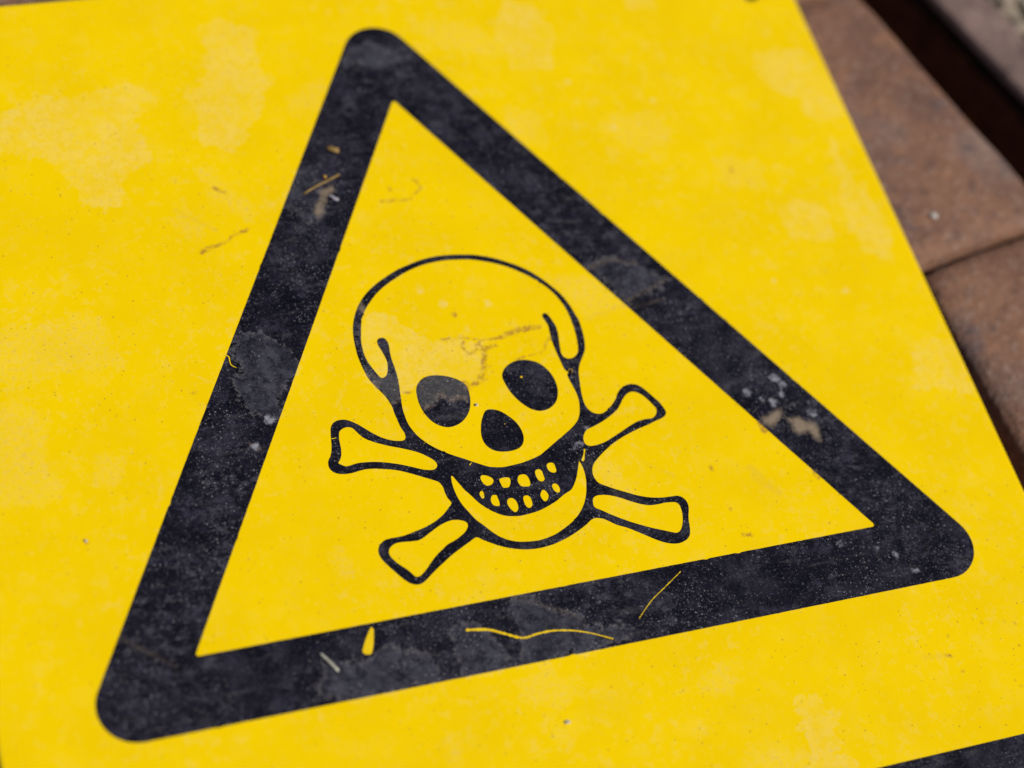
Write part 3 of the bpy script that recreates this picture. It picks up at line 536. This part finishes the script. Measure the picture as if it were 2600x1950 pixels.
GAP = 1.1
jy = [26.6+11.0]                                   # where the joint between the two pavers in view meets the channel edge
j12 = np.array((154.5, 29.6)); j01 = np.array((157.2, 143.5))
def hit(pt):                                       # joint line through pt meets the channel edge
    A = np.array([[U[0], -V[0]], [U[1], -V[1]]]); s = np.linalg.solve(A, pt-near0)
    return near0+U*s[0]
c01, c12 = hit(j01), hit(j12)
PITCH = np.linalg.norm(c12-c01)
# the left ends of the row beside the channel follow the dark wedge-shaped joint beside the sign
ends = {}
def left_end(c): return c-V*72
row = []
for k in range(-3, 5): row.append(c01+U*PITCH*k)
for k in range(len(row)-1):
    a, b = row[k], row[k+1]
    la, lb = left_end(a), left_end(b)
    tops = [TOP+rnd.uniform(-.15, .1)]*4
    if k == 4:                                     # the paver below the joint in view
        la, lb = np.array((152.6, 29.0)), np.array((164.5, -88.0)); tops = [TOP-.2, TOP-1.2, TOP-1.2, TOP-.2]
    if k == 5: la = np.array((165.0, -88.5))
    g = U*GAP
    q = [a+g-V*0, la+g+V*GAP, lb-g+V*GAP, b-g]
    o = link('brick', brick_mesh('brick', q, tops, 10+k), BRICK, pavement)
# rows further in, mostly beneath the sign
base_l = left_end(c01)
W2 = 74.0
for rr in range(6):
    sh = (rr % 2)*.5+.28
    for k in range(-4, 5):
        a = base_l+U*PITCH*(k+sh)-V*(rr*W2); b = a+U*PITCH
        la, lb = a-V*W2, b-V*W2
        ra, rb = a.copy(), b.copy()
        if rr == 0:                                # this row closes up to the sign's edge low down
            for pt in (ra, rb):
                if pt[1] < 30: pt += V*(153.9-pt[0])/V[0]*(1 if pt[0] < 200 else 0) if abs(153.9-pt[0]) < 40 else 0
        g = U*GAP
        tops = [TOP+rnd.uniform(-.5, .1)]*4
        q = [ra+g-V*GAP, la+g+V*GAP, lb-g+V*GAP, rb-g-V*GAP]
        link('brick', brick_mesh('brick', q, tops, 60+rr*10+k), BRICK, pavement)

# edging bar on the far side of the channel
f0, f1 = np.array((209.4, 136.6)), np.array((223.5, 95.0)); UF = (f1-f0)/np.linalg.norm(f1-f0)
NF = np.array((-UF[1], UF[0]))
bm = bmesh.new(); nseg = 40; prof = [(-2.2, -4.0), (-2.2, -1.8), (-1.6, -.7), (0, 0), (14.5, 0), (16.4, -.8), (17, -2.2), (17, -4.5)]
rings = []
for i in range(nseg+1):
    p = f0+UF*(-360+i*18.0); w = rnd.uniform(-.3, .3)
    rings.append([bm.verts.new(((p+NF*(x+w))[0]*MM, (p+NF*(x+w))[1]*MM, (TOP+z+rnd.uniform(-.1, .1))*MM)) for x, z in prof])
for A, B in zip(rings, rings[1:]):
    for k in range(len(prof)-1): bm.faces.new((A[k], A[k+1], B[k+1], B[k]))
bm.faces.new(rings[0]); bm.faces.new(rings[-1][::-1])
for A, B in zip(rings, rings[1:]): bm.faces.new((A[-1], A[0], B[0], B[-1]))
bmesh.ops.recalc_face_normals(bm, faces=bm.faces)
me = bpy.data.meshes.new('kerb'); bm.to_mesh(me); bm.free()
tag(link('kerb', me, RUSTY), 'narrow brown edging strip between the dark channel and the gravel', kind='structure')

bm = bmesh.new()                                   # added dark bank under the edging; its colour carries the channel's shade
bank = [f0+UF*-420+NF*1, f0+UF*420+NF*1, f0+UF*420+NF*640, f0+UF*-420+NF*640]
vt = [bm.verts.new((p[0]*MM, p[1]*MM, (TOP-13.2)*MM)) for p in bank]; vb = [bm.verts.new((p[0]*MM, p[1]*MM, -.102)) for p in bank]
bm.faces.new(vt)
for i in range(4): bm.faces.new((vt[i], vb[i], vb[(i+1) % 4], vt[(i+1) % 4]))
bmesh.ops.recalc_face_normals(bm, faces=bm.faces)
me = bpy.data.meshes.new('shade_bank'); bm.to_mesh(me); bm.free()
tag(link('shade_bank', me, SOIL_SHADE), 'dark earth under the edging strip and gravel', kind='structure')

# gravel beyond the edging: a sheet and loose stones, uncountable
rg = random.Random(9); vv = []; ff = []
pb = [lump_mesh('tmp', 1.0/MM*MM, s, (1, rg.uniform(.7, 1), rg.uniform(.5, .8)), 1) for s in range(8)]
pbd = [(np.array([tuple(v.co) for v in b.vertices])/MM, [tuple(p.vertices) for p in b.polygons]) for b in pb]
for i in range(2600):
    s = rg.uniform(-200, 260); t = 18.5+abs(rg.gauss(0, 1))*60
    p = f0+UF*s+NF*t
    r_ = rg.choice((1.6, 2.4, 3.2, 4.2, 5.6)); a = rg.uniform(0, 6.28)
    q, fc = pbd[rg.randrange(8)]
    R2 = np.array([[math.cos(a), -math.sin(a), 0], [math.sin(a), math.cos(a), 0], [0, 0, 1]])
    q = (q @ R2.T)*r_
    z = TOP-6+rg.uniform(-2.5, 2.5)
    o0 = sum(len(x) for x in vv)
    vv.append((q+np.array((p[0], p[1], z)))*MM); ff += [tuple(k+o0 for k in f_) for f_ in fc]
    if i == 0: pass
b0 = sum(len(x) for x in vv)
sheet = [f0+UF*-400+NF*16, f0+UF*400+NF*16, f0+UF*400+NF*600, f0+UF*-400+NF*600]
vv.append(np.array([(p[0], p[1], TOP-8) for p in sheet])*MM); ff.append((b0, b0+1, b0+2, b0+3))
for b in pb: bpy.data.meshes.remove(b)
me = bpy.data.meshes.new('gravel'); me.from_pydata(np.concatenate(vv).tolist(), [], ff)
gr = link('gravel', me, PEBBLE); tag(gr, 'pale and mossy gravel beyond the edging strip', 'gravel', kind='stuff')

# ------------------------------------------------------------------ the sign
sign = bpy.data.objects.new('warning_sign', None); C.objects.link(sign); sign.empty_display_size = .05
tag(sign, 'weathered yellow poison warning sign lying flat on brown brick paving', 'sign')
HALF, TOPY, BOTY = 150.87, 168.1, -262.0
THICK = 2.6
# plate: dense top face with a mounting hole, rolled edge, grey sides
step = .75
hole_c, hole_r = np.array((135.2, 144.6)), 3.4
LEFT = -152.4
xs = np.linspace(LEFT, HALF, int((HALF-LEFT)/step)); ys = np.concatenate([np.linspace(BOTY, -150, 20)[:-1], np.linspace(-150, TOPY, int((TOPY+150)/step))])
nx, ny = len(xs), len(ys)
gx, gy = np.meshgrid(xs, ys); q = np.c_[gx.ravel(), gy.ravel()]
d = np.linalg.norm(q-hole_c, axis=1)
snap = (d > hole_r-step*.55) & (d < hole_r+step*.55)
q[snap] = hole_c+(q[snap]-hole_c)/d[snap][:, None]*hole_r
edge_d = np.minimum(np.minimum(np.minimum(HALF-q[:, 0], q[:, 0]-LEFT), TOPY-q[:, 1]), q[:, 1]-BOTY)
zt = -.28*np.clip(1-edge_d/.8, 0, 1)**2
verts = np.c_[q, zt]*MM
idx = np.arange(nx*ny).reshape(ny, nx)
quads = np.stack([idx[:-1, :-1], idx[:-1, 1:], idx[1:, 1:], idx[1:, :-1]], -1).reshape(-1, 4)
inh = (np.linalg.norm(q-hole_c, axis=1) < hole_r-.01)
quads = quads[~inh[quads].any(1)]
nv = len(verts)
ringi = np.concatenate([idx[0, :], idx[1:, -1], idx[-1, -2::-1], idx[-2:0:-1, 0]])
low = verts[ringi].copy(); low[:, 2] = -THICK*MM
sides = [(int(ringi[i]), int(nv+i), int(nv+(i+1) % len(ringi)), int(ringi[(i+1) % len(ringi)])) for i in range(len(ringi))]
allv = np.concatenate([verts, low])
# wall of the mounting hole
hr = 28; h0 = len(allv)
ha = [2*math.pi*i/hr for i in range(hr)]
hv = [((hole_c[0]+hole_r*math.cos(a))*MM, (hole_c[1]+hole_r*math.sin(a))*MM, z) for z in (0, -THICK*MM) for a in ha]
allv = np.concatenate([allv, np.array(hv)])
sides += [(h0+i, h0+(i+1) % hr, h0+hr+(i+1) % hr, h0+hr+i) for i in range(hr)]
me = bpy.data.meshes.new('panel')
me.from_pydata(allv.tolist(), [], quads.tolist()+sides)
add_fields(me, allv[:, :2]/MM)
panel = link('panel', me, YELLOW, sign); me.materials.append(EDGE)
mi = np.zeros(len(quads)+len(sides), np.int32); mi[len(quads):] = 1
me.polygons.foreach_set('material_index', mi)
panel['label'] = 'yellow plate with pale dried stains'

ZP = .00008                                       # thickness of the printed film
h3 = 200*math.sqrt(3)/2
def tri(r):                                       # equilateral triangle with inradius r
    R = 2*r
    return [np.array((R*math.cos(a), R*math.sin(a))) for a in (math.pi/2, math.pi*7/6, math.pi*11/6)]
def nick(lp, amp=.018, seed=2):                    # print edge: tiny raggedness and the odd nick, mm
    r = np.random.default_rng(seed+len(lp)); t = np.roll(lp, -1, 0)-np.roll(lp, 1, 0)
    nn = np.c_[-t[:, 1], t[:, 0]]/(np.linalg.norm(t, axis=1)[:, None]+1e-9)
    a = r.normal(0, amp, len(lp))
    k = r.random(len(lp)) < .008
    a[k] += r.choice((-1, 1), k.sum())*r.uniform(.12, .30, k.sum())
    return lp+nn*a[:, None]
def round_loop(corners, rad, seg=14):
    out = []
    for i in range(3):
        p = corners[i]; rin = np.linalg.norm(p)
        c = p*(1-2*rad/rin)                       # centre of the corner arc
        a0 = math.atan2(p[1], p[0])
        for k in range(seg+1):
            a = a0-math.pi/3+2*math.pi/3*k/seg
            out.append(c+rad*np.array((math.cos(a), math.sin(a))))
    res = []
    for a, b in zip(out, out[1:]+out[:1]):
        n_ = max(1, int(np.linalg.norm(b-a)/1.1))
        res += [a+(b-a)*t/n_ for t in range(n_)]
    return nick(np.array(res))
border_outer = round_loop(tri(h3/3+20.23), 10.6)
border_inner = round_loop(tri(h3/3), .7, 5)
border = link('triangle_border', flat_mesh('triangle_border', [border_outer, border_inner], ZP, 1.3), BLACK, sign)
border['label'] = 'thick black triangle outline with scratches and grey stains'

skull = link('skull_and_crossbones', flat_mesh('skull_and_crossbones', [nick(smooth_loop(DATA['outer']), .012)]+[nick(smooth_loop(h, .7), .012) for h in DATA['holes']], ZP, 1.0), BLACK, sign)
skull['label'] = 'black outline of a grinning skull over crossed bones'
for e in DATA['eyes']:
    link('eye_socket', flat_mesh('eye_socket', [smooth_loop(e)], ZP, .9), BLACK, skull)
link('nose_opening', flat_mesh('nose_opening', [smooth_loop(DATA['nose'])], ZP, .9), BLACK, skull)

band = [(-HALF+4, -126.93), (-HALF+4, -246), (HALF-.9, -246), (HALF-.9, -126.93)]
bl = []
for a, b in zip(band, band[1:]+band[:1]):
    a, b = np.array(a), np.array(b); n_ = int(np.linalg.norm(b-a)/4)
    bl += [a+(b-a)*t/n_ for t in range(n_)]
bnd = link('black_band', flat_mesh('black_band', [bl], ZP, 2.5), BLACK, sign)
bnd['label'] = 'top of the black band below the triangle'

par = {'border': border, 'skull': skull}
for k, lp in DATA['chips']:
    link('print_chip', flat_mesh('print_chip', [smooth_loop(lp, .4)], ZP*1.7, 3, False), CHIP, par[k])
rs = random.Random(12)
for k, ln, w0, w1 in DATA['lines']:
    p = smooth_line(ln, .5); n_ = len(p); L = []; R_ = []
    for i in range(n_):
        t = p[min(i+1, n_-1)]-p[max(i-1, 0)]; t = t/(np.linalg.norm(t)+1e-9); nn = np.array((-t[1], t[0]))
        s = i/(n_-1); w = (w0+(w1-w0)*s)*rs.uniform(.55, 1.12)*(1 if 0 < i < n_-1 else .4)
        L.append(p[i]+nn*w); R_.append(p[i]-nn*w)
    link('scratch', flat_mesh('scratch', [L+R_[::-1]], ZP*1.7, 3, False), CHIP, par[k])

# ------------------------------------------------------------------ loose bits lying about
DB = DATA['debris']
def bit(name, mesh, mat, label, cat):
    return tag(link(name, mesh, mat), label, cat)
bit('straw', tube_mesh('straw', DB['straw'], .30, .42, ZP, 8, .7, .5), STRAW, 'thin straight dry straw lying across the left black border', 'straw')
bit('grass_stem', tube_mesh('grass_stem', DB['stem'], .35, .55, ZP, 8, .7, .2), STEM, 'short pale grey stem bit on the bottom black border', 'stem')
bit('fibre', tube_mesh('fibre', DB['fibre'], .35, .75, ZP, 8, .5, .2), FIBRE, 'pale lilac curled fibre just below the straw', 'fibre')
bit('curled_fibre', tube_mesh('curled_fibre', DB['curl'], .28, .25, ZP, 6, .8, .5), STRAW, 'tiny curled tan fibre at the skull beside its right eye', 'fibre')
bit('husk_flake', tube_mesh('husk_flake', DB['flake'], .9, 1.1, ZP, 8, .35, .5), STRAW, 'small curved straw husk above the straw on the left border', 'husk')
def lump(name, key, r, seed, mat, label, cat, sq=(1, 1, .8), xy=None, z=ZP):
    o = bit(name, lump_mesh(name, r, seed, sq), mat, label, cat)
    p = xy if xy else DB[key][0]
    o.location = (p[0]*MM, p[1]*MM, z+r*sq[2]*MM*.8)
    return o
lump('seed', 'seed', .62, 3, SEED, 'tiny amber seed resting just above the straw', 'seed')
lump('grit_grain', 'grit', .8, 5, SAND, 'pale grit grain on the yellow below the triangle', 'grit', (1, .8, .5))
lump('grit_grain', 'grit2', .42, 6, SAND, 'small pale grit grain on the yellow left of the border', 'grit')
lump('grit_grain', 'grit3', .5, 7, SAND, 'tiny grit grain between the left eye and the nose', 'grit')
lump('pebble', None, 1.35, 8, SAND, 'tiny white pebble on the brown brick beside the sign', 'pebble', (1, 1, .45), xy=(166.0, 46.7), z=TOP*MM)
